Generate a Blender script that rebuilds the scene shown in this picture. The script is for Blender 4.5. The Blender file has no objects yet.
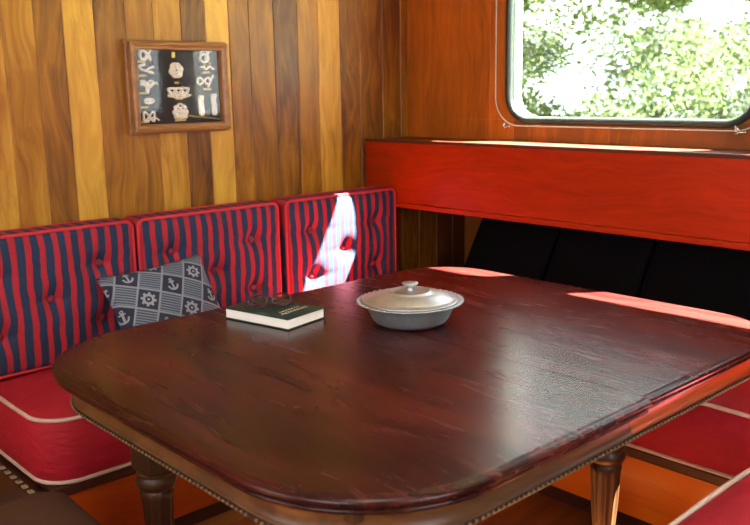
import bpy, bmesh, math, random
from mathutils import Vector, Matrix
random.seed(7)
PI = math.pi
scene = bpy.context.scene
col = scene.collection

# ------------------------------------------------------------------ node helpers
class NT:
    def __init__(s, name):
        s.m = bpy.data.materials.new(name); s.m.use_nodes = True
        s.t = s.m.node_tree; s.t.nodes.clear()
        s.out = s.t.nodes.new('ShaderNodeOutputMaterial')
    def n(s, typ, **kw):
        nd = s.t.nodes.new(typ)
        for k, v in kw.items():
            if k == 'ins':
                for a, b in v.items(): s.set(nd, a, b)
            else: setattr(nd, k, v)
        return nd
    def set(s, nd, a, b):
        if isinstance(b, bpy.types.NodeSocket): s.t.links.new(b, nd.inputs[a])
        else: nd.inputs[a].default_value = b
    def math(s, op, a, b=0.0, c=0.0, clamp=False):
        nd = s.n('ShaderNodeMath', operation=op, use_clamp=clamp)
        s.set(nd, 0, a); s.set(nd, 1, b); s.set(nd, 2, c)
        return nd.outputs[0]
    def mix(s, f, a, b, blend='MIX'):
        nd = s.n('ShaderNodeMix', data_type='RGBA', blend_type=blend)
        s.set(nd, 0, f); s.set(nd, 6, a); s.set(nd, 7, b)
        return nd.outputs[2]
    def ramp(s, f, stops):
        nd = s.n('ShaderNodeValToRGB'); s.set(nd, 0, f)
        e = nd.color_ramp.elements
        while len(e) < len(stops): e.new(0.5)
        for i, (p, c) in enumerate(stops):
            e[i].position = p; e[i].color = (c[0], c[1], c[2], 1)
        return nd.outputs[0]
    def coords(s, kind='Object'):
        return s.n('ShaderNodeTexCoord').outputs[kind]
    def mapping(s, v, scale=(1, 1, 1), loc=(0, 0, 0), rot=(0, 0, 0)):
        nd = s.n('ShaderNodeMapping'); s.set(nd, 'Vector', v)
        nd.inputs['Scale'].default_value = scale; nd.inputs['Location'].default_value = loc
        nd.inputs['Rotation'].default_value = rot
        return nd.outputs[0]
    def noise(s, v, scale=5, detail=4, rough=.55, dist=0):
        nd = s.n('ShaderNodeTexNoise')
        s.set(nd, 'Vector', v); s.set(nd, 'Scale', scale); s.set(nd, 'Detail', detail)
        s.set(nd, 'Roughness', rough); s.set(nd, 'Distortion', dist)
        return nd.outputs[0]
    def bump(s, h, strength=.3, dist=.002):
        nd = s.n('ShaderNodeBump'); s.set(nd, 'Height', h)
        nd.inputs['Strength'].default_value = strength; nd.inputs['Distance'].default_value = dist
        return nd.outputs[0]
    def bsdf(s, **kw):
        nd = s.n('ShaderNodeBsdfPrincipled')
        for k, v in kw.items(): s.set(nd, k.replace('_', ' '), v)
        s.t.links.new(nd.outputs[0], s.out.inputs[0])
        return s.m

def c4(r, g, b):  # sRGB 0..255 -> linear rgba
    f = lambda x: (x / 255) / 12.92 if x / 255 <= .04045 else ((x / 255 + .055) / 1.055) ** 2.4
    return (f(r), f(g), f(b), 1)

def simple(name, rgb, rough=.5, metal=0.0, bumpy=0, bscale=200, var=.12, **kw):
    t = NT(name); co = t.coords()
    nz = t.noise(co, bscale * .1, 3)
    c = c4(*rgb); d = tuple(x * (1 - 2.5 * var) for x in c[:3]) + (1,)
    base = t.mix(nz, d, c)
    args = dict(Base_Color=base, Roughness=rough, Metallic=metal)
    if bumpy: args['Normal'] = t.bump(t.noise(co, bscale, 3), bumpy, .002)
    args.update(kw)
    return t.bsdf(**args)

def wood(name, dark, mid, light, axis=2, across=14, rough=.35, grain=1.0, coat=0.0, planks=False, streak=90, rnoise=0.12, blotch=.5, bmp=.08, spec=.4):
    """axis: grain direction"""
    t = NT(name); co = t.coords()
    sc = [1, 1, 1]; sc[axis] = .07
    v = co
    if planks:
        at = t.n('ShaderNodeAttribute', attribute_name='plank')
        sep = t.n('ShaderNodeSeparateColor'); t.set(sep, 0, at.outputs['Color'])
        tone, seed = sep.outputs[0], sep.outputs[1]
        cmb = t.n('ShaderNodeCombineXYZ')
        for i in range(3): t.set(cmb, i, t.math('MULTIPLY', seed, 9.0 + 3 * i))
        add = t.n('ShaderNodeVectorMath', operation='ADD'); t.set(add, 0, co); t.set(add, 1, cmb.outputs[0])
        v = add.outputs[0]
    # large slow warping of the grain
    w = t.n('ShaderNodeTexNoise'); t.set(w, 'Vector', t.mapping(v, [1.5 if i != axis else .9 for i in range(3)])); t.set(w, 'Scale', 2.2); t.set(w, 'Detail', 2)
    wsub = t.n('ShaderNodeVectorMath', operation='MULTIPLY_ADD')
    t.set(wsub, 0, w.outputs['Color']); wsub.inputs[1].default_value = (.16, .16, .16); t.set(wsub, 2, v)
    vv = wsub.outputs[0]
    big = t.noise(t.mapping(vv, sc), across, 3, .5, .6)
    fine = t.noise(t.mapping(vv, [x if i != axis else .03 for i, x in enumerate((1, 1, 1))]), streak, 4, .6)
    blo = t.noise(t.mapping(v, [1 if i != axis else .35 for i in range(3)]), 5, 3)
    f = t.math('MULTIPLY_ADD', big, .62 * grain, t.math('MULTIPLY', fine, .3))
    f = t.math('ADD', f, t.math('MULTIPLY', t.math('SUBTRACT', blo, .5), blotch))
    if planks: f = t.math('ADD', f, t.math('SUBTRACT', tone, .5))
    base = t.ramp(f, [(.18, c4(*dark)), (.48, c4(*mid)), (.88, c4(*light))])
    r = t.math('MULTIPLY_ADD', fine, rnoise, rough - rnoise / 2)
    return t.bsdf(Base_Color=base, Roughness=r, Specular_IOR_Level=spec, Coat_Weight=coat, Coat_Roughness=.12, Normal=t.bump(fine, bmp, .001))

# ------------------------------------------------------------------ mesh helpers
class MB:
    def __init__(s): s.bm = bmesh.new(); s.cl = None
    def plankcol(s, faces, tone, seed):
        if s.cl is None: s.cl = s.bm.loops.layers.float_color.new('plank')
        for f in faces:
            for l in f.loops: l[s.cl] = (tone, seed, 0, 1)
    def box(s, x0, x1, y0, y1, z0, z1, bev=0, seg=2, M=None):
        pts = [(x, y, z) for x in (x0, x1) for y in (y0, y1) for z in (z0, z1)]
        tmp = bmesh.new()
        vs = [tmp.verts.new(p) for p in pts]
        for q in ((0, 1, 3, 2), (4, 6, 7, 5), (0, 4, 5, 1), (2, 3, 7, 6), (0, 2, 6, 4), (1, 5, 7, 3)):
            tmp.faces.new([vs[i] for i in q])
        if bev: bmesh.ops.bevel(tmp, geom=tmp.edges[:], offset=bev, segments=seg, affect='EDGES', profile=.5)
        if M: bmesh.ops.transform(tmp, matrix=M, verts=tmp.verts)
        return s.merge(tmp)
    def merge(s, tmp):
        mp = {}; out = []
        for v in tmp.verts: mp[v] = s.bm.verts.new(v.co)
        for f in tmp.faces:
            try: g = s.bm.faces.new([mp[v] for v in f.verts]); g.smooth = f.smooth; out.append(g)
            except ValueError: pass
        tmp.free(); return out
    def loft(s, rings, closed=True, cap0=True, cap1=True, smooth=True):
        R = [[s.bm.verts.new(p) for p in r] for r in rings]
        n = len(R[0]); fs = []
        for a, b in zip(R, R[1:]):
            for i in range(n if closed else n - 1):
                j = (i + 1) % n
                fs.append(s.bm.faces.new((a[i], a[j], b[j], b[i])))
        if cap0: fs.append(s.bm.faces.new(R[0][::-1]))
        if cap1: fs.append(s.bm.faces.new(R[-1]))
        for f in fs: f.smooth = smooth
        return fs
    def lathe(s, prof, n=48, c=(0, 0, 0), lobes=0, lobeamp=0, cap=True):
        rings = []
        for r, z in prof:
            rings.append([(c[0] + r * (1 - lobeamp * (abs(math.sin(lobes * i * PI / n)) if lobes else 0)) * math.cos(2 * PI * i / n),
                           c[1] + r * (1 - lobeamp * (abs(math.sin(lobes * i * PI / n)) if lobes else 0)) * math.sin(2 * PI * i / n), c[2] + z) for i in range(n)])
        return s.loft(rings, cap0=cap, cap1=cap)
    def tube(s, path, r, n=8, closed=False, rz=None):
        P = [Vector(p) for p in path]; m = len(P); rings = []
        prev = None
        for i in range(m):
            if closed: t = P[(i + 1) % m] - P[i - 1]
            else: t = P[min(i + 1, m - 1)] - P[max(i - 1, 0)]
            t.normalize()
            if prev is None:
                a = Vector((0, 0, 1)) if abs(t.z) < .9 else Vector((1, 0, 0))
                u = t.cross(a).normalized()
            else:
                u = (prev - t * prev.dot(t)).normalized()
            prev = u; w = t.cross(u)
            rings.append([P[i] + (u * math.cos(2 * PI * k / n) + w * math.sin(2 * PI * k / n)) * r for k in range(n)])
        if closed:
            # align the seam
            return s.loft(rings + [rings[0]], cap0=False, cap1=False)
        return s.loft(rings)
    def sphere(s, c, r, seg=12, sc=(1, 1, 1)):
        tmp = bmesh.new()
        bmesh.ops.create_uvsphere(tmp, u_segments=seg, v_segments=max(6, seg // 2), radius=r)
        for v in tmp.verts: v.co = Vector((v.co.x * sc[0], v.co.y * sc[1], v.co.z * sc[2])) + Vector(c)
        for f in tmp.faces: f.smooth = True
        return s.merge(tmp)
    def build(s, name, mat, parent=None, off=(0, 0, 0), weld=False, subs=0):
        if any(off): bmesh.ops.translate(s.bm, vec=-Vector(off), verts=s.bm.verts)
        if weld: bmesh.ops.remove_doubles(s.bm, verts=s.bm.verts, dist=.0003)
        bmesh.ops.recalc_face_normals(s.bm, faces=s.bm.faces)
        me = bpy.data.meshes.new(name); s.bm.to_mesh(me); s.bm.free()
        o = bpy.data.objects.new(name, me); col.objects.link(o)
        me.materials.append(mat)
        if parent: o.parent = parent
        else: o.location = off
        if subs:
            md = o.modifiers.new('s', 'SUBSURF'); md.levels = md.render_levels = subs
        return o

def tag(o, label, cat, group=None, kind=None):
    if label: o['label'] = label
    if cat: o['category'] = cat
    if group: o['group'] = group
    if kind: o['kind'] = kind
    return o
def thing(name, label, cat, loc=(0, 0, 0), rz=0, group=None):
    o = bpy.data.objects.new(name, None); col.objects.link(o)
    o.location = loc; o.rotation_euler = (0, 0, rz); o.empty_display_size = .1
    return tag(o, label, cat, group)
def struct(o): o['kind'] = 'structure'; return o
def dup(o, parent=None):
    c = o.copy(); col.objects.link(c); c.parent = parent
    for ch in list(o.children): dup(ch, c)
    return c

def rrect(x0, x1, y0, y1, rad, n=10):
    """outline ccw; rad = (x0y0, x1y0, x1y1, x0y1)"""
    out = []
    for (cx, cy, sx, sy, r, a0) in ((x0, y0, 1, 1, rad[0], PI), (x1, y0, -1, 1, rad[1], 1.5 * PI), (x1, y1, -1, -1, rad[2], 0), (x0, y1, 1, -1, rad[3], .5 * PI)):
        for i in range(n + 1):
            a = a0 + .5 * PI * i / n
            out.append((cx + sx * r + r * math.cos(a), cy + sy * r + r * math.sin(a)))
    return out

# ------------------------------------------------------------------ materials
M = {}
M['planks'] = wood('varnished_planks', (80, 38, 2), (150, 98, 12), (214, 168, 66), 2, 30, .42, .8, planks=True, blotch=.4)
M['cabin_side'] = wood('cabin_side_wood', (116, 58, 6), (174, 90, 12), (206, 118, 28), 2, 30, .42, .6, planks=True, blotch=.3)
M['hull_planks'] = wood('hull_wood', (88, 44, 14), (136, 76, 26), (165, 104, 44), 2, 18, .45, planks=True, blotch=.3)
M['red_wood'] = wood('cherry_wood', (124, 28, 0), (164, 43, 0), (188, 62, 0), 1, 44, .38, .5, blotch=.12, coat=0, spec=.2)
M['shelf_top'] = wood('shelf_top_wood', (56, 24, 8), (76, 34, 12), (92, 44, 18), 1, 30, .4, blotch=.15)
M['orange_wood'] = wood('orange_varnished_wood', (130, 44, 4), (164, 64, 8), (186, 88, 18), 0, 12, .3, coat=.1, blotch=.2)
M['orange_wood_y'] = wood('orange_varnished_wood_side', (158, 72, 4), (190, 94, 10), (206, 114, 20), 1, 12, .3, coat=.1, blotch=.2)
M['mahogany'] = wood('dark_mahogany', (14, 4, 4), (42, 12, 11), (84, 30, 24), 1, 26, .26, 1.3, blotch=.7, rnoise=.12, streak=60, bmp=.006, spec=.28)
M['apron_wood'] = wood('apron_oak', (50, 30, 14), (86, 56, 28), (116, 82, 48), 0, 16, .38, blotch=.4)
M['leaf_apron'] = wood('leaf_apron_sheen_wood', (120, 44, 16), (160, 72, 32), (186, 98, 52), 0, 16, .35, blotch=.3)  # orange glossy reflection on the leaf apron put into its base colour
M['leg_wood'] = wood('leg_oak', (36, 20, 9), (62, 38, 18), (92, 60, 32), 2, 16, .4)
M['dark_trim'] = wood('dark_trim_wood', (38, 18, 12), (60, 30, 20), (80, 44, 28), 0, 16, .35)
M['frame_wood'] = wood('picture_frame_wood', (96, 62, 28), (142, 98, 54), (180, 134, 84), 0, 20, .35)
M['floor'] = wood('cabin_sole', (90, 44, 16), (138, 78, 32), (170, 108, 52), 0, 12, .4, planks=True)
M['ceiling'] = simple('cream_headliner', (206, 190, 160), .7)
M['bead'] = simple('pale_bead', (128, 104, 66), .35)
M['bead_dark'] = simple('bead_groove', (22, 12, 6), .6)
M['piping_cream'] = simple('cream_piping', (205, 180, 165), .6)
M['inlay'] = simple('pale_inlay', (150, 142, 108), .5)
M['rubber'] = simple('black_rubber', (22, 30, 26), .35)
M['chrome'] = simple('chrome', (215, 215, 210), .18, 1.0)
M['brass'] = simple('brass', (206, 170, 92), .35, .8)
M['rope'] = simple('white_rope', (246, 242, 226), .8, bumpy=.4, bscale=900)
M['velvet'] = simple('black_backing', (10, 11, 14), .8)
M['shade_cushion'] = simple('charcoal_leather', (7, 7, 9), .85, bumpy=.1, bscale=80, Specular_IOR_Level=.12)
M['page'] = simple('page_paper', (246, 242, 232), .8, bumpy=.3, bscale=500, var=.03)
M['cover'] = simple('green_cover', (12, 56, 50), .4, Specular_IOR_Level=.3)
M['gilt'] = simple('gilt_print', (190, 184, 150), .4)
M['specs'] = simple('plum_plastic', (52, 18, 36), .12)
M['leather'] = simple('worn_brown_leather', (76, 48, 26), .65, bumpy=.15, bscale=60, var=.2)
M['bark'] = simple('bark', (120, 108, 90), .9)
M['hullpaint'] = simple('white_deck_paint', (214, 214, 208), .5)
M['white_plastic'] = simple('white_enamel', (232, 230, 220), .4)

t = NT('red_canvas'); co = t.coords()
n1 = t.noise(co, 5, 3)
fold = t.noise(t.mapping(co, (2.5, 9, 14), rot=(0, .5, .35)), 2.2, 2, .5, .5)
M['red_canvas'] = t.bsdf(Base_Color=t.mix(n1, c4(136, 14, 30), c4(164, 20, 40)), Roughness=.7, Specular_IOR_Level=.3,
                         Normal=t.bump(t.math('ADD', t.math('MULTIPLY', fold, 1.0), t.math('MULTIPLY', t.noise(co, 500, 2), .04)), .35, .02))

# striped ticking: red and navy along local x
t = NT('striped_ticking'); co = t.coords()
sp = t.n('ShaderNodeSeparateXYZ'); t.set(sp, 0, co)
wob = t.math('MULTIPLY', t.math('SUBTRACT', t.noise(co, 7, 2), .5), .026)
ph = t.math('FRACT', t.math('DIVIDE', t.math('ADD', sp.outputs[0], t.math('ADD', wob, 3.04)), .0425))
st = t.math('SMOOTH_MIN', t.math('MULTIPLY', t.math('ABSOLUTE', t.math('SUBTRACT', ph, .5)), 1.0), .5, .01)
stripe = t.math('MULTIPLY', t.math('SUBTRACT', st, .262), 22, clamp=True)
weave = t.noise(co, 260, 2)
redc = t.mix(weave, c4(130, 26, 38), c4(164, 40, 52)); navc = t.mix(weave, c4(22, 34, 58), c4(44, 60, 88))
M['stripe'] = t.bsdf(Base_Color=t.mix(stripe, navc, redc), Roughness=.85, Specular_IOR_Level=.25, Normal=t.bump(weave, .15, .001))
M['stripe_piping'] = simple('red_piping', (186, 30, 48), .6)
M['button'] = simple('button_cloth', (120, 24, 44), .6)

# nautical patchwork pillow (uses uv in metres)
t = NT('nautical_print'); co = t.coords('UV')
r45 = t.mapping(co, (1 / .074, 1 / .070, 1), rot=(0, 0, math.radians(28)), loc=(.45, .3, 0))
sp = t.n('ShaderNodeSeparateXYZ'); t.set(sp, 0, r45)
u, v = sp.outputs[0], sp.outputs[1]
fu, fv = t.math('FLOOR', u), t.math('FLOOR', v)
cu, cv = t.math('SUBTRACT', t.math('FRACT', u), .5), t.math('SUBTRACT', t.math('FRACT', v), .5)
par = t.math('MODULO', t.math('ABSOLUTE', t.math('ADD', fu, fv)), 2)
par4 = t.math('MODULO', t.math('ABSOLUTE', fu), 2)
edge = t.math('GREATER_THAN', t.math('MAXIMUM', t.math('ABSOLUTE', cu), t.math('ABSOLUTE', cv)), .455)
pin = t.math('GREATER_THAN', t.math('FRACT', t.math('MULTIPLY', v, 8)), .55)
# anchor / wheel in unrotated cell space
a = math.radians(28)
px_ = t.math('ADD', t.math('MULTIPLY', cu, math.cos(a)), t.math('MULTIPLY', cv, math.sin(a)))
py_ = t.math('SUBTRACT', t.math('MULTIPLY', cv, math.cos(a)), t.math('MULTIPLY', cu, math.sin(a)))
rr = t.math('SQRT', t.math('ADD', t.math('MULTIPLY', cu, cu), t.math('MULTIPLY', cv, cv)))
def band(x, lo, hi): return t.math('MULTIPLY', t.math('GREATER_THAN', x, lo), t.math('LESS_THAN', x, hi))
ring = band(rr, .15, .27)
ang = t.math('ARCTAN2', cu, cv)
spokes = t.math('MULTIPLY', t.math('GREATER_THAN', t.math('COSINE', t.math('MULTIPLY', ang, 8)), .2), band(rr, .27, .35))
hub = t.math('LESS_THAN', rr, .06)
wheel = t.math('MAXIMUM', t.math('MAXIMUM', ring, spokes), hub)
apx = t.math('ABSOLUTE', px_)
shank = t.math('MULTIPLY', t.math('LESS_THAN', apx, .045), band(py_, -.28, .2))
bar = t.math('MULTIPLY', t.math('LESS_THAN', apx, .14), band(py_, .10, .17))
ry = t.math('ADD', py_, .05)
r2 = t.math('SQRT', t.math('ADD', t.math('MULTIPLY', px_, px_), t.math('MULTIPLY', ry, ry)))
arc = t.math('MULTIPLY', band(r2, .17, .26), t.math('LESS_THAN', py_, -.05))
r3y = t.math('SUBTRACT', py_, .25)
r3 = t.math('SQRT', t.math('ADD', t.math('MULTIPLY', px_, px_), t.math('MULTIPLY', r3y, r3y)))
anchor = t.math('MAXIMUM', t.math('MAXIMUM', shank, bar), t.math('MAXIMUM', arc, band(r3, .03, .08)))
motif = t.math('ADD', t.math('MULTIPLY', anchor, par4), t.math('MULTIPLY', wheel, t.math('SUBTRACT', 1, par4)))
mask = t.math('ADD', t.math('MULTIPLY', motif, par), t.math('MULTIPLY', t.math('MULTIPLY', pin, .6), t.math('SUBTRACT', 1, par)))
mask = t.math('MAXIMUM', mask, t.math('MULTIPLY', edge, .8))
base = t.mix(t.math('MULTIPLY', t.math('SUBTRACT', 1, par), .5), c4(26, 34, 56), c4(66, 84, 108))
M['nautical'] = t.bsdf(Base_Color=t.mix(mask, base, c4(132, 142, 150)), Roughness=.85)

# cast aluminium
t = NT('cast_aluminium'); co = t.coords()
nz = t.noise(co, 60, 4, .6)
M['alu'] = t.bsdf(Base_Color=t.mix(nz, c4(158, 164, 170), c4(200, 204, 208)), Metallic=.78, Roughness=t.math('MULTIPLY_ADD', nz, .2, .26),
                  Normal=t.bump(t.noise(co, 160, 3), .08, .001))

def glass_mat(name, tint=(1, 1, 1, 1), refl=1.0):
    t = NT(name)
    tr = t.n('ShaderNodeBsdfTransparent'); tr.inputs[0].default_value = tint
    gl = t.n('ShaderNodeBsdfGlossy'); gl.inputs['Roughness'].default_value = .03
    lw = t.n('ShaderNodeLayerWeight'); lw.inputs['Blend'].default_value = .5
    fr = t.math('MULTIPLY_ADD', t.math('POWER', lw.outputs['Facing'], 5), .96, .04)
    ms = t.n('ShaderNodeMixShader')
    t.set(ms, 0, t.math('MULTIPLY', fr, refl, clamp=True)); t.set(ms, 1, tr.outputs[0]); t.set(ms, 2, gl.outputs[0])
    t.t.links.new(ms.outputs[0], t.out.inputs[0]); return t.m
M['glass'] = glass_mat('clear_glass', refl=.8)
M['acrylic'] = glass_mat('clear_acrylic', (.97, 1, .985, 1), .5)
M['acrylic_edge'] = simple('acrylic_edge', (190, 200, 190), .15)
M['frame_glass'] = glass_mat('frame_glass', refl=.75)

def leaf_mat(name, a, b):
    t = NT(name); co = t.coords()
    nz = t.noise(co, 2.5, 3)
    c = t.mix(nz, c4(*a), c4(*b))
    d = t.n('ShaderNodeBsdfDiffuse'); t.set(d, 0, c)
    tl = t.n('ShaderNodeBsdfTranslucent'); t.set(tl, 0, c)
    ms = t.n('ShaderNodeMixShader'); ms.inputs[0].default_value = .5
    t.set(ms, 1, d.outputs[0]); t.set(ms, 2, tl.outputs[0])
    t.t.links.new(ms.outputs[0], t.out.inputs[0]); return t.m
M['leaf'] = leaf_mat('sunlit_leaves', (54, 68, 40), (86, 96, 68))
M['leaf2'] = leaf_mat('grey_green_leaves', (58, 68, 54), (88, 96, 82))
M['grass'] = simple('grass_bank', (150, 170, 100), .9)

# ------------------------------------------------------------------ camera (fitted to the photograph)
F, YAW, PITCH, ROLL = 864.5, .7434, .19813, -.01718
cam = bpy.data.cameras.new('camera'); co_ = bpy.data.objects.new('camera', cam); col.objects.link(co_)
cam.sensor_width = 36; cam.lens = F / 750 * 36; cam.clip_start = .02; cam.clip_end = 200
fw = Vector((math.sin(YAW) * math.cos(PITCH), math.cos(YAW) * math.cos(PITCH), -math.sin(PITCH)))
rt = Vector((math.cos(YAW), -math.sin(YAW), 0)); up = rt.cross(fw)
r2_ = math.cos(ROLL) * rt + math.sin(ROLL) * up; u2_ = -math.sin(ROLL) * rt + math.cos(ROLL) * up
CAM = Vector((-2.7818, -2.7925, 1.35))
co_.matrix_world = Matrix(((r2_.x, u2_.x, -fw.x, CAM.x), (r2_.y, u2_.y, -fw.y, CAM.y), (r2_.z, u2_.z, -fw.z, CAM.z), (0, 0, 0, 1)))
scene.camera = co_
cam.dof.use_dof = True; cam.dof.focus_distance = 2.3; cam.dof.aperture_fstop = 4.8

# ------------------------------------------------------------------ setting
ZC = 2.30; XB, YN = -3.9, -4.2; HX = .39
# wall_left: plank bulkhead at y = 0
mb = MB()
edges = [-3.9, -3.78, -3.67, -3.55, -3.44, -3.33, -3.21, -3.1, -2.99, -2.87, -2.76, -2.64, -2.53, -2.42, -2.3, -2.19, -2.08, -1.97, -1.865, -1.755, -1.655, -1.56, -1.455, -1.345, -1.24, -1.13, -1.03, -.93, -.84, -.725, -.61, -.505, -.39, -.28, -.15, -.04, .07, .19, .30, HX]
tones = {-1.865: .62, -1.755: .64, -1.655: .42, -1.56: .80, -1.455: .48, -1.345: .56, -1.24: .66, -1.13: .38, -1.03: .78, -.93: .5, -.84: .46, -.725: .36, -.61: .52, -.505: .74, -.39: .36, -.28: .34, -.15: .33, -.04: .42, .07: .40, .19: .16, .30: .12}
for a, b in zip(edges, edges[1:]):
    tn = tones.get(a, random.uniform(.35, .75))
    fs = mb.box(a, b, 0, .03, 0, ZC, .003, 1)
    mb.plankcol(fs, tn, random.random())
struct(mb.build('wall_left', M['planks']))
mb = MB(); mb.box(XB, HX + .03, .03, .06, 0, ZC); struct(mb.build('trim_1', M['dark_trim']))

# wall_right: cabin side at x = 0 with two windows, above the side deck
WZ0, WZ1 = 1.221, 2.10
W1 = (-1.57, -.575); W2 = (-2.96, -1.84); TH = .06
def in_win(y0, y1): return any(y1 > w[0] and y0 < w[1] for w in (W1, W2))
mb = MB()
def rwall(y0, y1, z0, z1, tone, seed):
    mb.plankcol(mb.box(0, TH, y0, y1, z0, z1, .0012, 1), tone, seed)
ye = [0, -.475, -.60, -.70, -.815, -.93, -1.04, -1.15, -1.262, -1.385, -1.471, -1.58, -1.70, -1.82, -1.94, -2.06, -2.18, -2.3, -2.42, -2.54, -2.66, -2.78, -2.9, -3.02, -3.14, -3.3, -3.5, -3.7, -3.95, -4.2]
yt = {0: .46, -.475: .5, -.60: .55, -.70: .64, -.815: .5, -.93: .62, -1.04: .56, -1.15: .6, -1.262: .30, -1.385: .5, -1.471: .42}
for b, a in zip(ye, ye[1:]):
    tn = yt.get(b, random.uniform(.35, .65)); sd = random.random()
    rwall(a, b, 1.10, WZ0, tn if b > -.6 else tn - .22, sd); rwall(a, b, WZ1, ZC, tn, sd)  # lower planks coloured darker to offset sun bounced off the shelf
    # middle band broken by windows
    cuts = sorted({a, b} | {w for W in (W1, W2) for w in W if a < w < b})
    for p, q in zip(cuts, cuts[1:]):
        if not in_win(p + 1e-4, q - 1e-4): rwall(p, q, WZ0, WZ1, tn, sd)
# rounded corners of the openings
for W in (W1, W2):
    R = .10
    for yc, sy in ((W[0], 1), (W[1], -1)):
        for zc, sz in ((WZ0, 1), (WZ1, -1)):
            arc_ = [(yc + sy * R - sy * R * math.cos(k * PI / 16), zc + sz * R - sz * R * math.sin(k * PI / 16)) for k in range(9)]
            pr = [(yc, zc)] + arc_
            fs = mb.loft([[(x, p[0], p[1]) for p in pr] for x in (0, TH)], smooth=False)
            mb.plankcol(fs, .5, .3)
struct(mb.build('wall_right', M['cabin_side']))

# hull side below the deck, deck outside
mb = MB(); ys = [.03 - .16 * i for i in range(27)]
for b, a in zip(ys, ys[1:]): mb.plankcol(mb.box(HX, HX + .03, a, b, 0, 1.06, .0012, 1), random.uniform(.35, .75), random.random())
struct(mb.build('wall_hull_side', M['hull_planks']))
mb = MB(); mb.box(TH, .75, -4.4, .3, 1.06, 1.10, .004); struct(mb.build('trim_2', M['hullpaint']))

# two further walls (behind the camera) with window openings, floor, ceiling with hatch added for fill light
def wall_with_holes(name, axis, pos, th, u0, u1, holes, mat):
    mb = MB(); us = sorted({u0, u1} | {h[i] for h in holes for i in (0, 1)})
    for a, b in zip(us, us[1:]):
        hs = [h for h in holes if h[0] <= a and h[1] >= b]
        zs = [(0, ZC)] if not hs else [(0, hs[0][2]), (hs[0][3], ZC)]
        for z0, z1 in zs:
            if z1 - z0 < .01: continue
            n = max(1, round((b - a) / .12))
            for k in range(n):
                p, q = a + (b - a) * k / n, a + (b - a) * (k + 1) / n
                fs = mb.box(pos, pos + th, p, q, z0, z1) if axis == 'x' else mb.box(p, q, pos, pos + th, z0, z1)
                mb.plankcol(fs, random.uniform(.35, .7), random.random())
    return struct(mb.build(name, mat))
HB = [(-1.6, -.5, 1.15, 1.75), (-3.2, -2.1, 1.15, 1.75)]
HN = [(-2.6, -1.5, 1.0, 1.85)]
wall_with_holes('wall_back', 'x', XB - .06, .06, YN, .06, HB, M['planks'])
wall_with_holes('wall_near', 'y', YN - .06, .06, XB - .06, HX, HN, M['planks'])
mb = MB()
for k in range(36):
    y = YN + k * .12
    if y > -.05: break
    mb.plankcol(mb.box(XB, HX, y, min(y + .119, 0), -.03, 0), random.uniform(.35, .65), random.random())
struct(mb.build('floor', M['floor']))
mb = MB(); hx0, hx1, hy0, hy1 = -2.6, -1.9, -2.6, -1.9
for b in ((XB - .06, hx0, YN - .06, .06), (hx1, TH, YN - .06, .06), (hx0, hx1, YN - .06, hy0), (hx0, hx1, hy1, .06)): mb.box(*b, ZC, ZC + .05)
struct(mb.build('ceiling', M['ceiling']))

# window joinery
def yz_ring(W, grow, z0, z1, R, n=10):
    o = rrect(W[0] - grow, W[1] + grow, z0 - grow, z1 + grow, (R + grow,) * 4, n); return o
for k, W in enumerate((W1, W2)):
    # black rubber gasket around the opening
    prof = [(-.006, 0), (.016, 0), (.016, -.007), (.011, -.012), (-.002, -.012), (-.009, -.006), (-.009, .02), (-.006, .02)]
    rings = []
    for g, x in prof: rings.append([(x, p[0], p[1]) for p in yz_ring(W, g, WZ0, WZ1, .10)])
    mb = MB(); mb.loft(rings + [rings[0]], cap0=False, cap1=False)
    g_ = struct(mb.build('window_%d' % (k + 1), M['rubber']))
    mb = MB(); mb.loft([[(x, p[0], p[1]) for p in yz_ring(W, .002, WZ0, WZ1, .10)] for x in (.022, .027)], smooth=False)
    mb.build('window_pane', M['glass'], g_)
    lin_ = [(-.0005, .021), (-.012, .021), (-.010, TH + .004), (.03, TH + .004), (.03, TH + .001), (-.0005, TH + .001)]
    rings = [[(x, p[0], p[1]) for p in yz_ring(W, g, WZ0, WZ1, .10)] for g, x in lin_]
    mb = MB(); mb.loft(rings + [rings[0]], cap0=False, cap1=False); mb.build('outer_frame', M['white_plastic'], g_)
    # inner clear acrylic storm pane with bright edge and metal clips
    ring = [(-.018, p[0], p[1]) for p in yz_ring(W, .055 if k == 0 else .055, WZ0 + .031, WZ1 + .02, .06)]
    sp_ = thing('storm_pane', ['clear acrylic inner pane clipped over the cabin window nearest the corner', 'clear acrylic inner pane over the second cabin window, further from the corner'][k], 'pane', (-.018, (W[0] + W[1]) / 2, WZ0 - .03))
    off = sp_.location
    mb = MB(); mb.loft([[(x, p[1], p[2]) for p in ring] for x in (-.020, -.016)], smooth=False); mb.build('acrylic_sheet', M['acrylic'], sp_, off)
    mb = MB(); mb.tube(ring, .0022, 6, True); mb.build('sheet_edge', M['acrylic_edge'], sp_, off)
    zb = WZ0 - .024
    for yy in (W[1] + .005, W[0] + .05):
        mb = MB(); mb.box(-.026, 0, yy - .006, yy + .006, zb - .012, zb + .012, .002)
        mb.tube([(-.024, yy + .005, zb + .018), (-.026, yy, zb), (-.03, yy - .01, zb - .005), (-.03, yy - .035, zb - .002)], .0028, 8)
        mb.sphere((-.028, yy, zb), .006); mb.build('clip', M['chrome'], sp_, off)

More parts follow.
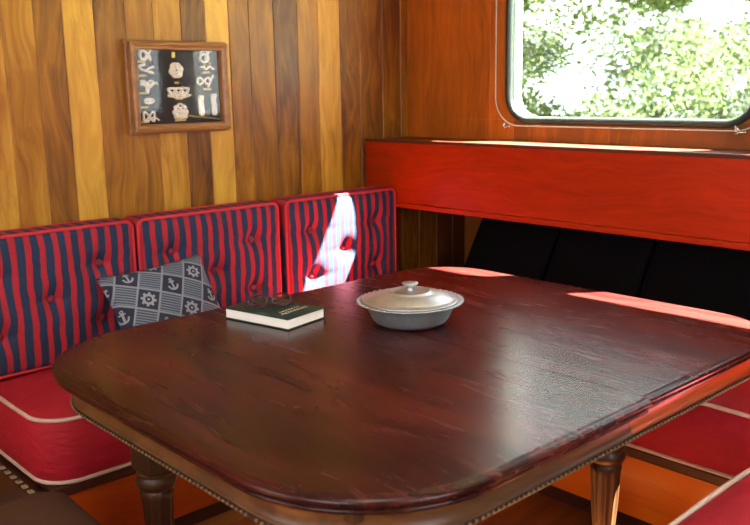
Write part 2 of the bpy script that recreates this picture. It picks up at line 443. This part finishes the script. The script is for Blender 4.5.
# ------------------------------------------------------------------ side shelf / locker with the cherry front
BX, BZ0, BZ1 = -.26, .86, 1.144; YL0, YL1 = -3.2, -.002
t_ = thing('side_shelf', 'long cherry-red wooden shelf box running below the window along the right wall', 'shelf', (BX / 2, -1.6, BZ0))
off = t_.location
mb = MB(); mb.box(BX, BX + .018, YL0, YL1, BZ0 + .022, BZ1 - .0075, .002); mb.build('front_panel', M['red_wood'], t_, off)
mb = MB(); mb.box(BX - .004, BX + .022, YL0, YL1, BZ0, BZ0 + .021, .004); mb.build('bottom_moulding', M['red_wood'], t_, off)
mb = MB(); mb.box(BX - .003, 0 - .001, YL0, YL1, BZ1 - .015, BZ1 - .007, .002); mb.box(BX - .003, BX + .016, YL0, YL1, BZ1 - .008, BZ1 - .001, .002); mb.build('shelf_top', M['shelf_top'], t_, off)
mb = MB(); mb.box(BX + .02, HX - .002, YL0, YL1, BZ0 + .004, BZ0 + .018); mb.build('underside', M['dark_trim'], t_, off)

# ------------------------------------------------------------------ settees
def settee(name_label, x0, x1, y0, y1, frontside, mat, H=.292):
    loc = ((x0 + x1) / 2, (y0 + y1) / 2, 0)
    s_ = thing('settee_base', name_label, 'bench base', loc)
    mb = MB(); mb.box(x0 + .02, x1 - .02, y0 + .02, y1 - .02, .06, H - .035, .003); mb.build('panel', mat, s_, loc)
    mb = MB(); mb.box(x0 + .05, x1 - .05, y0 + .05, y1 - .05, 0, .06); mb.build('plinth', M['dark_trim'], s_, loc)
    mb = MB(); mb.box(x0, x1, y0, y1, H - .034, H, .006); r_ = mb.build('top_rail', M['dark_trim'], s_, loc)
    return s_, loc
SE, loc = settee('orange varnished settee base under the striped cushions with dark top rail', -1.955, HX - .01, -.575, -.004, 'y', M['orange_wood'])
mb = MB(); mb.box(-2.002, -1.956, -.57, -.01, .05, .280, .004); mb.build('end_panel', M['dark_trim'], SE, loc)
for k in range(12):
    mb = MB(); y = -.53 + k * .043
    mb.box(-1.999, -1.984, y, y + .020, .278, .284, .002); b_ = mb.build('inlay_block', M['inlay'], SE, loc)
SR, _ = settee('orange varnished settee base under the shelf, on the far side of the table', -.595, HX - .01, -2.02, -.580, 'x', M['orange_wood_y'])
SN, _ = settee('orange varnished settee base nearest the camera, right of the table', -1.5, HX - .01, -2.62, -2.03, 'y', M['orange_wood'])

def box_cushion(label, x0, x1, y0, y1, z0, z1, R, corner=.0, name='seat_cushion'):
    loc = ((x0 + x1) / 2, (y0 + y1) / 2, z0)
    s_ = thing(name, label, 'cushion', loc)
    h = z1 - z0
    prof = [(.012, 0), (.002, .006), (-.010, .04 / .2 * h), (-.016, .5 * h), (-.012, .8 * h), (.0, h - .012), (.008, h - .004), (.03, h + .004), (.08, h + .012), (.16, h + .016), (min(x1 - x0, y1 - y0) / 2 - .02, h + .018)]
    rings = []
    for d, z in prof:
        r = max(R - d, .012)
        rings.append([(p[0], p[1], z0 + z) for p in rrect(x0 + d, x1 - d, y0 + d, y1 - d, (r,) * 4, 8)])
    mb = MB(); mb.loft(rings); mb.build('cover', M['red_canvas'], s_, loc)
    for z, d in ((z1 - .006, -.001), (z0 + .006, .0)):
        mb = MB(); pts = [(p[0], p[1], z + .004 * math.sin(p[0] * 9 + p[1] * 7) * (1 if z > z0 + .1 else .0)) for p in dens(rrect(x0 + d, x1 - d, y0 + d, y1 - d, (R,) * 4, 8))]
        mb.tube(pts, .0062, 8, True); mb.build('piping', M['piping_cream'], s_, loc)
    return s_
def dens(pts, step=.05):
    out = []
    for i, p in enumerate(pts):
        q = pts[(i + 1) % len(pts)]; L = math.dist(p, q)
        if L < 1e-5: continue
        n = max(1, int(L / step))
        for k in range(n): out.append((p[0] + (q[0] - p[0]) * k / n, p[1] + (q[1] - p[1]) * k / n))
    return out
box_cushion('thick red seat cushion with cream piping below the striped back cushions', -1.965, -.02, -.585, -.008, .294, .49, .10)
box_cushion('red seat cushion with cream piping below the shelf, beyond the right edge of the table', -.60, .20, -1.975, -.628, .294, .49, .05)
box_cushion('red seat cushion with cream piping in the bottom right corner, nearest the camera', -1.5, -.022, -2.61, -2.022, .294, .495, .03)

# ------------------------------------------------------------------ striped back cushions
def rbox(w, t, h, r, nu, nw, disp):
    """rounded box centred in x, y from 0 (back) to -t (front), z 0..h"""
    mb = MB(); bm = mb.bm; nt = 8
    def lin(n, L):  # finer near the ends
        return [L * (.5 - .5 * math.cos(PI * (i / n))) * .5 + L * (i / n) * .5 for i in range(n + 1)]
    X, Y, Z = [x - w / 2 for x in lin(nu, w)], [-y for y in lin(nt, t)], lin(nw, h)
    def P(x, y, z):
        c = Vector((min(max(x, -w / 2 + r), w / 2 - r), min(max(y, -t + r), -r), min(max(z, r), h - r)))
        d = Vector((x, y, z)) - c
        # soften cube corners onto the rounded shell
        if d.length > 1e-9:
            k = [abs(d.x) / r, abs(d.y) / r, abs(d.z) / r]; m_ = max(k)
            d = d.normalized() * r * m_
        p = c + d
        return p + disp(p, x, y, z)
    def grid(A, B, f):
        V = [[bm.verts.new(f(a, b)) for b in B] for a in A]
        for i in range(len(A) - 1):
            for j in range(len(B) - 1):
                g = bm.faces.new((V[i][j], V[i + 1][j], V[i + 1][j + 1], V[i][j + 1])); g.smooth = True
    grid(X, Z, lambda a, b: P(a, -t, b)); grid(X, Z, lambda a, b: P(a, 0, b))
    grid(X, Y, lambda a, b: P(a, b, h)); grid(X, Y, lambda a, b: P(a, b, 0))
    grid(Y, Z, lambda a, b: P(-w / 2, a, b)); grid(Y, Z, lambda a, b: P(w / 2, a, b))
    return mb
CW, CT, CH = .580, .118, .432
BT = [(-.165, .305), (.165, .305), (0, .215), (-.165, .125), (.165, .125)]
def cdisp(p, x, y, z):
    if y > -CT + .002: return Vector((0, 0, 0))
    u, v = 2 * x / CW, 2 * z / CH - 1
    b = .016 * max(0, 1 - u ** 4) * max(0, 1 - v ** 4)
    d = 0
    for bx, bz in BT:
        rr_ = (x - bx) ** 2 + (z - bz) ** 2
        d += .030 * math.exp(-rr_ / .0012)
        d += .007 * math.exp(-((z - bz) / .010) ** 2) * math.exp(-((x - bx) / .09) ** 2)
    return Vector((0, -b + min(d, .040), 0))
cc = thing('back_cushion', '', 'cushion', (0, 0, 0), 0, 'striped back cushions along the plank wall')
mb = rbox(CW, CT, CH, .022, 64, 48, cdisp); mb.build('cover', M['stripe'], cc, weld=True)
def cush_loop(y, ins):
    return [(p[0], y, p[1]) for p in dens(rrect(-CW / 2 + ins, CW / 2 - ins, ins, CH - ins, (.025,) * 4, 6), .06)]
for y in (-CT + .006, -.01):
    mb = MB(); mb.tube(cush_loop(y, .004), .0055, 8, True); mb.build('piping', M['stripe_piping'], cc)
for bx, bz in BT:
    mb = MB(); mb.sphere((bx, -CT + .014, bz), .013, 14, (1, .6, 1)); mb.build('button', M['button'], cc)
cl = [(-.556, 'striped back cushion by the corner, the rightmost of the three, partly in bright sun'),
      (-1.164, 'red and navy striped back cushion in the middle, right of the small patterned pillow'),
      (-1.754, 'red and navy striped back cushion at the left edge of the bench')]
for i, (x, lb) in enumerate(cl):
    o = cc if i == 0 else dup(cc)
    o.location = (x, -.077, .511); o['label'] = lb
    o.rotation_euler = (0, 0, (0, .006, -.004)[i])

# dark cushions in the recess under the shelf
prev = None
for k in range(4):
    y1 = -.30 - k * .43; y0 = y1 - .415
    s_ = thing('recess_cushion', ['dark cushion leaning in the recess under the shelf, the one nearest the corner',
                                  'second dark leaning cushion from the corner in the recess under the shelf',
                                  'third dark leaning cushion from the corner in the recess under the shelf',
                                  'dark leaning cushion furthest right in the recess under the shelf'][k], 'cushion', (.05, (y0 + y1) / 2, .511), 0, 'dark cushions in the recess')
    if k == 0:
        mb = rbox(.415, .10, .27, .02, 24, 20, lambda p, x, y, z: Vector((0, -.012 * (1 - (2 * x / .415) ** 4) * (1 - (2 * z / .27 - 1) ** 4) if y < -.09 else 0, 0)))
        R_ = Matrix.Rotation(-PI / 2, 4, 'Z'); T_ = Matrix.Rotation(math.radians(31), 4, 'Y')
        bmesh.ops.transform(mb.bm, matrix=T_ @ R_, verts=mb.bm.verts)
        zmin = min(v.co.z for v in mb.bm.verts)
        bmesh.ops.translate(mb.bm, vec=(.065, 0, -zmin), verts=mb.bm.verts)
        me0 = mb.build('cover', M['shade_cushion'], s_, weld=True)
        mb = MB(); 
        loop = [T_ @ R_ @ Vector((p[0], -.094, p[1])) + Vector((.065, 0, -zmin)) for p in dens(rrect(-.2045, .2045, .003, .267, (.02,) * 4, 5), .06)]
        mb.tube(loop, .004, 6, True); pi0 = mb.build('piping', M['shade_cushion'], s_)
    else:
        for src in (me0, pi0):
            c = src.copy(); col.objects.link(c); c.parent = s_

# ------------------------------------------------------------------ table
TX0, TX1, TY0, TY1, SX = -2.08, -.575, -1.982, -.733, -1.307
TC = ((TX0 + TX1) / 2, (TY0 + TY1) / 2, 0)
table = thing('dining_table', 'large dark mahogany dining table with rounded corners, beaded apron and turned legs', 'table', TC)
topprof = [(.05, .7165), (.018, .7165), (.010, .7185), (.0065, .7225), (.008, .727), (.014, .7285), (.0145, .7305), (.004, .732), (.0, .736), (.0, .742), (.003, .7455), (.008, .7478), (.011, .7474), (.014, .7495), (.020, .750)]
def slab(x0, x1, y0, y1, rad, seam, prof):
    rings = []
    for d, z in prof:
        a = x0 + (d if seam != 'x0' else 0); b = x1 - (d if seam != 'x1' else 0)
        rr_ = [max(r - d, .0008) for r in rad]
        rings.append([(p[0], p[1], z) for p in rrect(a, b, y0 + d, y1 - d, rr_, 12)])
    m = MB(); m.loft(rings); return m
def flat_top(o):
    for f in o.data.polygons:
        if len(f.vertices) > 8: f.use_smooth = False
o = slab(TX0, SX - .0035, TY0, TY1, (.30, .001, .001, .30), 'x1', topprof).build('tabletop', M['mahogany'], table, TC); flat_top(o)
o = slab(SX + .0035, TX1, TY0 + .011, TY1 - .004, (.001, .22, .22, .001), 'x0', [(d, z - .002) for d, z in topprof]).build('extension_leaf', M['mahogany'], table, TC); flat_top(o)
# apron (left part under the main top, right part under the leaf)
apr = [(.09, .7155), (.036, .7155), (.038, .711), (.044, .708), (.046, .695), (.045, .672), (.040, .667), (.038, .665), (.038, .653), (.042, .649), (.060, .649), (.060, .69)]
def apron(name, x0, x1, rad, seam, mat, dy):
    rings = []
    for d, z in apr:
        a = x0 + (d if seam != 'x0' else 0); b = x1 - (d if seam != 'x1' else 0)
        rings.append([(p[0], p[1], z) for p in rrect(a, b, TY0 + d + dy, TY1 - d - dy, [max(r - d, .0008) for r in rad], 12)])
    m = MB(); m.loft(rings + [rings[0]], cap0=False, cap1=False); return m.build(name, mat, table, TC)
apron('apron', TX0, SX - .001, (.30, .001, .001, .30), 'x1', M['apron_wood'], 0)
apron('leaf_apron', SX + .001, TX1, (.001, .22, .22, .001), 'x0', M['leaf_apron'], .005)
# beaded moulding round the lower edge
mb = MB(); d = .035
pts = dens(rrect(TX0 + d, TX1 - d, TY0 + d, TY1 - d, (.27, .19, .19, .27), 14), .0135)
acc = 0; last = pts[0]
for p in pts:
    if math.dist(p, last) < .012: continue
    last = p
    tmp = bmesh.new(); bmesh.ops.create_icosphere(tmp, subdivisions=1, radius=.0040)
    bmesh.ops.scale(tmp, vec=(1, 1, .9), verts=tmp.verts)
    bmesh.ops.translate(tmp, vec=(p[0], p[1], .659), verts=tmp.verts)
    for f in tmp.faces: f.smooth = True
    mb.merge(tmp)
mb.build('beaded_moulding', M['bead'], table, TC)
mb = MB(); mb.tube([(p[0], p[1], .659) for p in dens(rrect(TX0 + d + .003, TX1 - d - .003, TY0 + d + .003, TY1 - d - .003, (.267, .187, .187, .267), 14))], .0042, 6, True)
mb.build('bead_channel', M['bead_dark'], table, TC)
mb = MB(); mb.box(SX - .0034, SX + .0034, TY0 + .025, TY1 - .025, .7164, .7462); mb.build('seam_shade_strip', M['rubber'], table, TC)  # dark strip added in the seam, standing in for the groove's shade
mb = MB()
mb.box(TX0 + .10, TX1 - .10, TY0 + .12, TY1 - .12, .69, .7162); mb.build('table_frame', M['leg_wood'], table, TC)
legp_ = [(.026, 0), (.03, .006), (.032, .03), (.024, .045), (.022, .06), (.034, .075), (.036, .09), (.028, .105), (.03, .14), (.038, .25), (.0425, .345), (.044, .362), (.038, .368), (.038, .374), (.049, .380), (.053, .392), (.053, .402), (.047, .412), (.046, .416), (.050, .420), (.050, .426)]
legp = [(r, z * .93) for r, z in legp_]
for lx, ly in ((-1.79, -.86), (-.834, -1.59), (-1.79, -1.59), (-.834, -.86)):
    mb = MB(); rings = []
    N = 96
    for r, z in legp:
        fl = .12 if .10 < z < .33 else 0
        rings.append([(lx + r * (1 - fl * abs(math.sin(5 * 2 * PI * i / N))) * math.cos(2 * PI * i / N), ly + r * (1 - fl * abs(math.sin(5 * 2 * PI * i / N))) * math.sin(2 * PI * i / N), z) for i in range(N)])
    mb.loft(rings); mb.box(lx - .046, lx + .046, ly - .046, ly + .046, .396, .70, .006)
    mb.build('leg', M['leg_wood'], table, TC)

# ------------------------------------------------------------------ lidded aluminium dish
BC = (-1.236, -1.244, .7502)
dish = thing('casserole_dish', 'round lidded cast aluminium casserole dish on the table', 'dish', BC)
mb = MB(); mb.lathe([(.0, .002), (.060, .002), (.066, 0), (.082, .001), (.092, .006), (.099, .014), (.105, .026), (.112, .042), (.118, .054), (.120, .0555), (.1335, .0565), (.1375, .0585), (.1370, .0610), (.128, .060), (.116, .0590), (.110, .054), (.100, .03), (.088, .010), (.0, .006)], 72, cap=False); mb.build('bowl', M['alu'], dish, weld=True)
# hammered lip beads
mb = MB()
for k in range(44):
    a = 2 * PI * k / 44; mb.sphere((.1365 * math.cos(a), .1365 * math.sin(a), .0605), .0042, 8, (1, 1, .6))
mb.build('rim_beading', M['alu'], dish)
lid = MB(); lid.lathe([(.0, .060), (.127, .0612), (.1285, .0630), (.122, .0645), (.116, .0640), (.106, .0680), (.088, .0755), (.066, .0815), (.054, .0835), (.0525, .0860), (.049, .0862), (.047, .0842), (.030, .0862), (.016, .0868), (.0, .0870)], 72, cap=False)
lo = lid.build('lid', M['alu'], dish, weld=True)
mb = MB(); mb.lathe([(.0, .086), (.011, .086), (.009, .089), (.0075, .094), (.009, .098), (.018, .1005), (.0215, .1035), (.0205, .1065), (.012, .1085), (0, .109)], 32, cap=False); mb.build('knob', M['alu'], lo, weld=True)

# ------------------------------------------------------------------ book
P0 = Vector((-1.51, -1.079)); ax = Vector((-.045, .226)); ang_ = math.atan2(ax.y, ax.x)
book = thing('book', 'thick hardback book with dark green cover and pale page edges lying on the table', 'book', (P0.x, P0.y, .7505), ang_)
LX, LY, TT = .228, .146, .030   # local x runs along the spine direction, local -y to the right
mb = MB(); mb.box(.003, LX - .003, -LY, -.003, .003, TT - .003, .0008); mb.build('page_block', M['page'], book)
mb = MB(); mb.box(0, LX, -LY - .002, 0, TT - .003, TT - .0005, .0008); fc = mb.build('front_cover', M['cover'], book)
mb = MB(); mb.box(0, LX, -LY - .002, 0, 0, .0025, .0008); mb.build('back_cover', M['cover'], book)
mb = MB(); mb.box(0, LX, -LY - .0035, -LY - .0012, 0, TT - .0005, .0008); mb.build('spine', M['cover'], book)
mb = MB(); rnd = random.Random(3)
for row, (xx, n_, hh) in enumerate(((.045, 9, .010), (.064, 7, .006))):
    for k in range(n_):
        yy = -.03 - k * .0115 - (.01 if row else 0)
        p = [(xx + hh * (.5 * math.sin(k * 2.1 + q * 1.3) + .5 * q / 4), yy - .0085 * q / 4, TT) for q in range(5)]
        mb.tube(p, .0013, 5)
mb.build('cover_lettering', M['gilt'], fc)

# ------------------------------------------------------------------ spectacles on the book
g = thing('eyeglasses', 'folded plum-framed eyeglasses resting on top of the green book', 'glasses', (-1.475, -.955, .7815), math.radians(-30))
fr = MB()
def lens_loop(cx): return [(cx + .024 * math.cos(a) * (1 + .05 * math.cos(2 * a)), .004 * math.cos(a * 2) * 0, .021 + .017 * math.sin(a)) for a in [2 * PI * k / 28 for k in range(28)]]
tilt = Matrix.Rotation(math.radians(-14), 4, 'X')
def TL(pts): return [tilt @ Vector(p) for p in pts]
for cx in (-.032, .032): fr.tube(TL(lens_loop(cx)), .0026, 6, True)
fr.tube(TL([(-.009, 0, .026), (0, -.002, .030), (.009, 0, .026)]), .0018, 6)
fo = fr.build('rims', M['specs'], g)
for cx in (-.032, .032):
    mb = MB(); mb.loft([[tilt @ (Vector(p) + Vector((0, y, 0))) for p in lens_loop(cx)] for y in (-.0006, .0006)], smooth=False); mb.build('lens', M['glass'], fo)
for sx in (-1, 1):
    mb = MB()
    a0 = tilt @ Vector((sx * .056, 0, .026))
    mb.tube([a0, a0 + Vector((0, .006, .001)), Vector((sx * .030, .020, .012 + .004 * sx)), Vector((-sx * .02, .026, .006 + .003 * sx)), Vector((-sx * .052, .030, .0035)), Vector((-sx * .066, .022, .0025))], .0024, 6)
    mb.build('temple', M['specs'], g)

# ------------------------------------------------------------------ nautical pillow
PW, PH = .385, .320
pil = thing('throw_pillow', 'small blue nautical print pillow leaning on the striped cushions', 'pillow', (-1.418, -.408, .512))
mb = MB(); bm = mb.bm; uvl = bm.loops.layers.uv.new('UVMap')
N_ = 26
def pill(i, j, s_):
    u, v = 2 * i / N_ - 1, 2 * j / N_ - 1
    x = u * PW / 2 * (1 - .07 * (1 - v * v) * abs(u) ** 3); z = v * PH / 2 * (1 - .07 * (1 - u * u) * abs(v) ** 3)
    th = .052 * ((1 - u * u) ** .42) * ((1 - v * v) ** .42)
    return Vector((x, s_ * th, z + PH / 2))
lean = Matrix.Rotation(math.radians(-32), 4, 'X'); rol = Matrix.Rotation(math.radians(-4), 4, 'Y')
for s_ in (-1, 1):
    V = [[bm.verts.new(lean @ rol @ pill(i, j, s_)) for j in range(N_ + 1)] for i in range(N_ + 1)]
    for i in range(N_):
        for j in range(N_):
            f = bm.faces.new((V[i][j], V[i + 1][j], V[i + 1][j + 1], V[i][j + 1])); f.smooth = True
            for l, (a, b) in zip(f.loops, ((i, j), (i + 1, j), (i + 1, j + 1), (i, j + 1))): l[uvl].uv = (a / N_ * PW, b / N_ * PH)
zmin = min(v.co.z for v in bm.verts); bmesh.ops.translate(bm, vec=(0, 0, -zmin), verts=bm.verts)
mb.build('cover', M['nautical'], pil, weld=True)

# ------------------------------------------------------------------ framed knot board on the wall
FX0, FX1, FZ0, FZ1 = -1.360, -.957, 1.208, 1.528
fl_ = ((FX0 + FX1) / 2, 0, FZ0)
kb = thing('knot_board', 'framed shadow box of white rope knots hanging on the plank wall', 'picture', fl_)
def xz_ring(ins, y): return [(p[0], y, p[1]) for p in rrect(FX0 + ins, FX1 - ins, FZ0 + ins, FZ1 - ins, (.0015,) * 4, 2)]
prof = [(.0, -.001), (.0, -.014), (.003, -.018), (.006, -.018), (.006, -.034), (.009, -.040), (.016, -.042), (.020, -.038), (.024, -.036), (.030, -.036), (.033, -.032), (.033, -.012), (.033, -.001)]
rings = [xz_ring(i, y) for i, y in prof]
mb = MB(); mb.loft(rings + [rings[0]], cap0=False, cap1=False, smooth=False); mb.build('frame', M['frame_wood'], kb, fl_)
mb = MB(); mb.box(FX0 + .03, FX1 - .03, -.006, -.001, FZ0 + .03, FZ1 - .03); mb.build('backing', M['velvet'], kb, fl_)
mb = MB(); fx_ = (FX0 + FX1) / 2; mb.box(FX0 + .032, FX1 - .032, -.0275, -.0265, FZ0 + .031, FZ1 - .031, M=Matrix.Translation((fx_, -.027, 0)) @ Matrix.Rotation(math.radians(2.6), 4, 'Z') @ Matrix.Translation((-fx_, .027, 0))); mb.build('glass_pane', M['frame_glass'], kb, fl_)
IW, IH = FX1 - FX0 - .066, FZ1 - FZ0 - .066
def KP(u, v): return FX0 + .033 + u * IW, FZ1 - .033 - v * IH
def knot(fn, u, v, s, n=60, r=.0042, closed=False, name='knot'):
    cx, cz = KP(u, v); pts = []
    for k in range(n + (0 if closed else 1)):
        x, z, y = fn(k / n); pts.append((cx + x * s, -.011 - .003 * y, cz + z * s))
    m = MB(); m.tube(pts, r, 6, closed); return m.build(name, M['rope'], kb, fl_)
def tg(u, v, w=.030, h=.008):
    cx, cz = KP(u, v); m = MB(); m.box(cx - w / 2, cx + w / 2, -.009, -.006, cz - h / 2, cz + h / 2, .0008); m.build('brass_tag', M['brass'], kb, fl_)
S = math.sin; C_ = math.cos
fig8 = lambda q: (1.1 * S(2 * PI * q) * 1.0, .8 * S(4 * PI * q), S(6 * PI * q))
tref = lambda q: ((S(2 * PI * q) + 1.1 * S(4 * PI * q)) * .6, (C_(2 * PI * q) - 1.1 * C_(4 * PI * q)) * .6, S(6 * PI * q))
liss = lambda a, b, w=1, h=1: (lambda q: (w * S(2 * PI * a * q + .4), h * S(2 * PI * b * q), S(2 * PI * (a + b) * q)))
loopk = lambda q: ((q - .3) * 2.4 if q < .35 else .3 + 1.0 * S((q - .35) * 9.5) * .8, .25 * S(12 * q) + (.6 * C_((q - .35) * 9.5) if q > .35 else .5 * q), S(20 * q))
over = lambda q: (-1.5 + 3 * q + .9 * S(4 * PI * q), .75 * S(2 * PI * q + .5) , S(8 * PI * q))
# left column
for v_, f_ in ((.09, liss(2, 3, 1.0, .8)), (.27, over), (.49, tref), (.70, loopk), (.91, fig8)):
    knot(f_, .13, v_ - .02, .020)
for v_ in (.165, .35, .585, .775, .975): tg(.09, v_ - .01, .030, .007)
knot(lambda q: (1.4 * (2 * q - 1), .35 * S(9 * q), .3), .15, .47, .024, r=.0028)
knot(lambda q: (1.3 * (2 * q - 1), -.3 * S(7 * q), .3), .15, .93, .024, r=.0028)
# middle column
tg(.46, .06, .014, .02)
m = MB(); cx, cz = KP(.475, .27)
for rr_ in (.008, .016, .024):
    pts = [(cx + rr_ * C_(a) * (1 + .06 * S(6 * a)), -.012 - .002 * S(5 * a), cz + rr_ * S(a) * (1 + .06 * C_(6 * a))) for a in [2 * PI * k / 40 for k in range(40)]]
    m.tube(pts, .0045, 6, True)
m.build('mat_knot', M['rope'], kb, fl_)
tg(.48, .44, .018, .008)
for dx in (-.3, 0, .3): knot(liss(3, 2, .75, .7), .49 + dx * .25, .57, .020, 80, closed=True)
knot(lambda q: (2.4 * (2 * q - 1), -.6 + .5 * (2 * q - 1) ** 2 * 1 , .2), .50, .60, .020, r=.003)
tg(.50, .66, .03, .007)
knot(lambda q: (1.3 * S(2 * PI * q) * (1 - .3 * C_(2 * PI * q)), .9 * C_(2 * PI * q) + .25 * C_(6 * PI * q), S(6 * PI * q)), .50, .83, .022, 80, closed=True)
knot(tref, .50, .82, .020, 80, closed=True)
knot(liss(3, 2, 1.2, .5), .50, .88, .020, 80, closed=True)
tg(.50, .955, .045, .009)
# right column
knot(lambda q: (-.8 + 2.2 * q + .5 * S(2 * PI * q), .7 * S(2 * PI * q * 1.2 + .3), S(6 * q)), .83, .06, .024)
knot(lambda q: (.9 * S(2 * PI * q) - .4, .7 * C_(2 * PI * q), .3), .85, .10, .020, closed=True)
for dx in (-.03, .04): tg(.86 + dx, .19, .006, .018)
knot(lambda q: (2 * q - 1, .15 * S(12 * q), .2), .86, .235, .028)
tg(.85, .30, .030, .007)
knot(lambda q: (1.1 * S(2 * PI * q) - .5, .55 * S(4 * PI * q) + .0, S(6 * q)), .84, .42, .022, closed=True)
knot(lambda q: (.2 + 1.1 * q, -.7 + 1.9 * q, .3), .84, .44, .022)
tg(.85, .535, .034, .008)
for uu in (.76, .92):
    knot(liss(2, 3, .35, 1.4), uu, .74 if uu < .8 else .72, .020, 80)
    knot(lambda q: (.55 * S(2 * PI * q), .9 * C_(2 * PI * q) - 1.2, .3), uu, .78, .014, closed=True)
m = MB(); a_, b_ = KP(.54, .89), KP(.99, .965); m.tube([(a_[0], -.012, a_[1]), (b_[0], -.012, b_[1])], .0028, 6); m.build('wooden_fid', M['brass'], kb, fl_)

# ------------------------------------------------------------------ stool at lower left
st_ = thing('stool', 'low brown leather topped stool at the bottom left beside the table', 'stool', (-2.272, -1.085, 0), math.radians(-2))
def st_ring(d, z): return [(p[0], p[1], z) for p in rrect(-.215 + d, .215 - d, -.215 + d, .215 - d, (max(.06 - d, .01),) * 4, 6)]
mb = MB(); mb.loft([st_ring(.006, .400), st_ring(0, .408), st_ring(-.003, .425), st_ring(.003, .440), st_ring(.016, .448), st_ring(.05, .449), st_ring(.19, .4495)]); mb.build('seat', M['leather'], st_)
mb = MB(); mb.box(-.20, .20, -.20, .20, .345, .399, .004); mb.build('seat_frame', M['leg_wood'], st_)
for sx in (-1, 1):
    for sy in (-1, 1):
        mb = MB(); mb.loft([[(sx * (.18 + k_) + a * w_, sy * (.18 + k_) + b * w_, z) for a, b in ((-1, -1), (1, -1), (1, 1), (-1, 1))] for z, w_, k_ in ((0, .014, .01), (.36, .021, 0))], smooth=False); mb.build('leg', M['leg_wood'], st_)

# ------------------------------------------------------------------ outside: bank and foliage
mb = MB(); mb.box(2.5, 60, -40, 60, -1.6, -1.5); mb.build('ground_bank', M['grass'])['kind'] = 'structure'
def foliage_mesh(seed, n, R, H, size):
    rnd = random.Random(seed); m = MB(); bm = m.bm
    clumps = []
    for _ in range(34):
        a = rnd.uniform(0, 2 * PI); r = R * math.sqrt(rnd.random()); z = rnd.uniform(.2, H)
        clumps.append((r * C_(a), r * S(a), z, rnd.uniform(.35, .8)))
    for _ in range(n):
        cx, cy, cz, cr = rnd.choice(clumps)
        d = Vector((rnd.gauss(0, 1), rnd.gauss(0, 1), rnd.gauss(0, 1))); d = d.normalized() * cr * rnd.random() ** .4
        c = Vector((cx, cy, cz)) + d
        a = Vector((rnd.gauss(0, 1), rnd.gauss(0, 1), rnd.gauss(0, .7))).normalized(); b = a.cross(Vector((rnd.gauss(0, 1), rnd.gauss(0, 1), rnd.gauss(0, 1)))).normalized()
        s_ = size * rnd.uniform(.6, 1.4)
        vs = [bm.verts.new(c + a * s_), bm.verts.new(c + b * s_ * .5), bm.verts.new(c - a * s_), bm.verts.new(c - b * s_ * .5)]
        bm.faces.new(vs)
    return m
spots = [(10.7, 7.4, 2.1, 'leaf2', 'tall grey-green tree seen at the left side of the window'),
         (7.3, 3.6, 1.9, 'leaf', 'bright green leafy tree filling the centre of the window view'),
         (12.2, 4.0, 2.3, 'leaf2', 'pale green tree seen towards the right side of the window'),
         (7.6, -0.9, 1.7, 'leaf', 'leafy tree beyond the right edge of the window')]
for i, (x, y, R, mt, lb) in enumerate(spots):
    tr = thing('tree', lb, 'tree', (x, y, -1.5), i * 1.1, 'trees outside the window')
    foliage_mesh(20 + i, 26000, R, 5.2, .052).build('crown', M[mt], tr)
    mb = MB(); mb.tube([(0, 0, 0), (.05, .05, 1.0), (-.02, .1, 1.9)], .05, 8); mb.tube([(0, .05, 1.0), (.5, .3, 1.9)], .025, 6); mb.tube([(0, .08, 1.2), (-.5, -.3, 2.0)], .025, 6); mb.build('trunk', M['bark'], tr)

# ------------------------------------------------------------------ light
w = bpy.data.worlds.new('daylight'); scene.world = w; w.use_nodes = True
bg = w.node_tree.nodes['Background']; bg.inputs[0].default_value = (.88, .94, 1.0, 1); bg.inputs[1].default_value = 4.6
sun = bpy.data.lights.new('sun', 'SUN'); so = bpy.data.objects.new('sun', sun); col.objects.link(so)
sun.energy = 290; sun.angle = .0093; sun.color = (1, .965, .92)
to = Vector((1, -.74, 1.78)); so.rotation_euler = to.to_track_quat('Z', 'Y').to_euler(); so.location = (6, -5, 9)
def area(name, loc, size, to_, e, c=(1, 1, 1)):
    l = bpy.data.lights.new(name, 'AREA'); l.shape = 'RECTANGLE'; l.size, l.size_y = size; l.energy = e; l.color = c
    o = bpy.data.objects.new(name, l); col.objects.link(o); o.location = loc
    o.rotation_euler = (-Vector(to_)).to_track_quat('Z', 'Y').to_euler(); return o
area('window_fill_back', (XB - .09, -2.65, 1.45), (1.1, .6), (1, .1, -.1), 23)  # fill lights added at unseen windows behind the camera
area('window_fill_back', (XB - .09, -1.05, 1.45), (1.1, .6), (1, .1, -.1), 11)
area('companionway_fill', (-2.05, YN - .09, 1.42), (1.1, .85), (0, 1, -.1), 27)  # fill light added at an unseen opening in the near wall
area('hatch_fill', (-2.25, -2.25, ZC + .08), (.68, .68), (.0, 0, -1), 6)  # fill light added above the unseen ceiling opening

vs_ = scene.view_settings
vs_.view_transform = 'Standard'; vs_.look = 'None'; vs_.exposure = 0; vs_.gamma = 1; vs_.use_curve_mapping = False
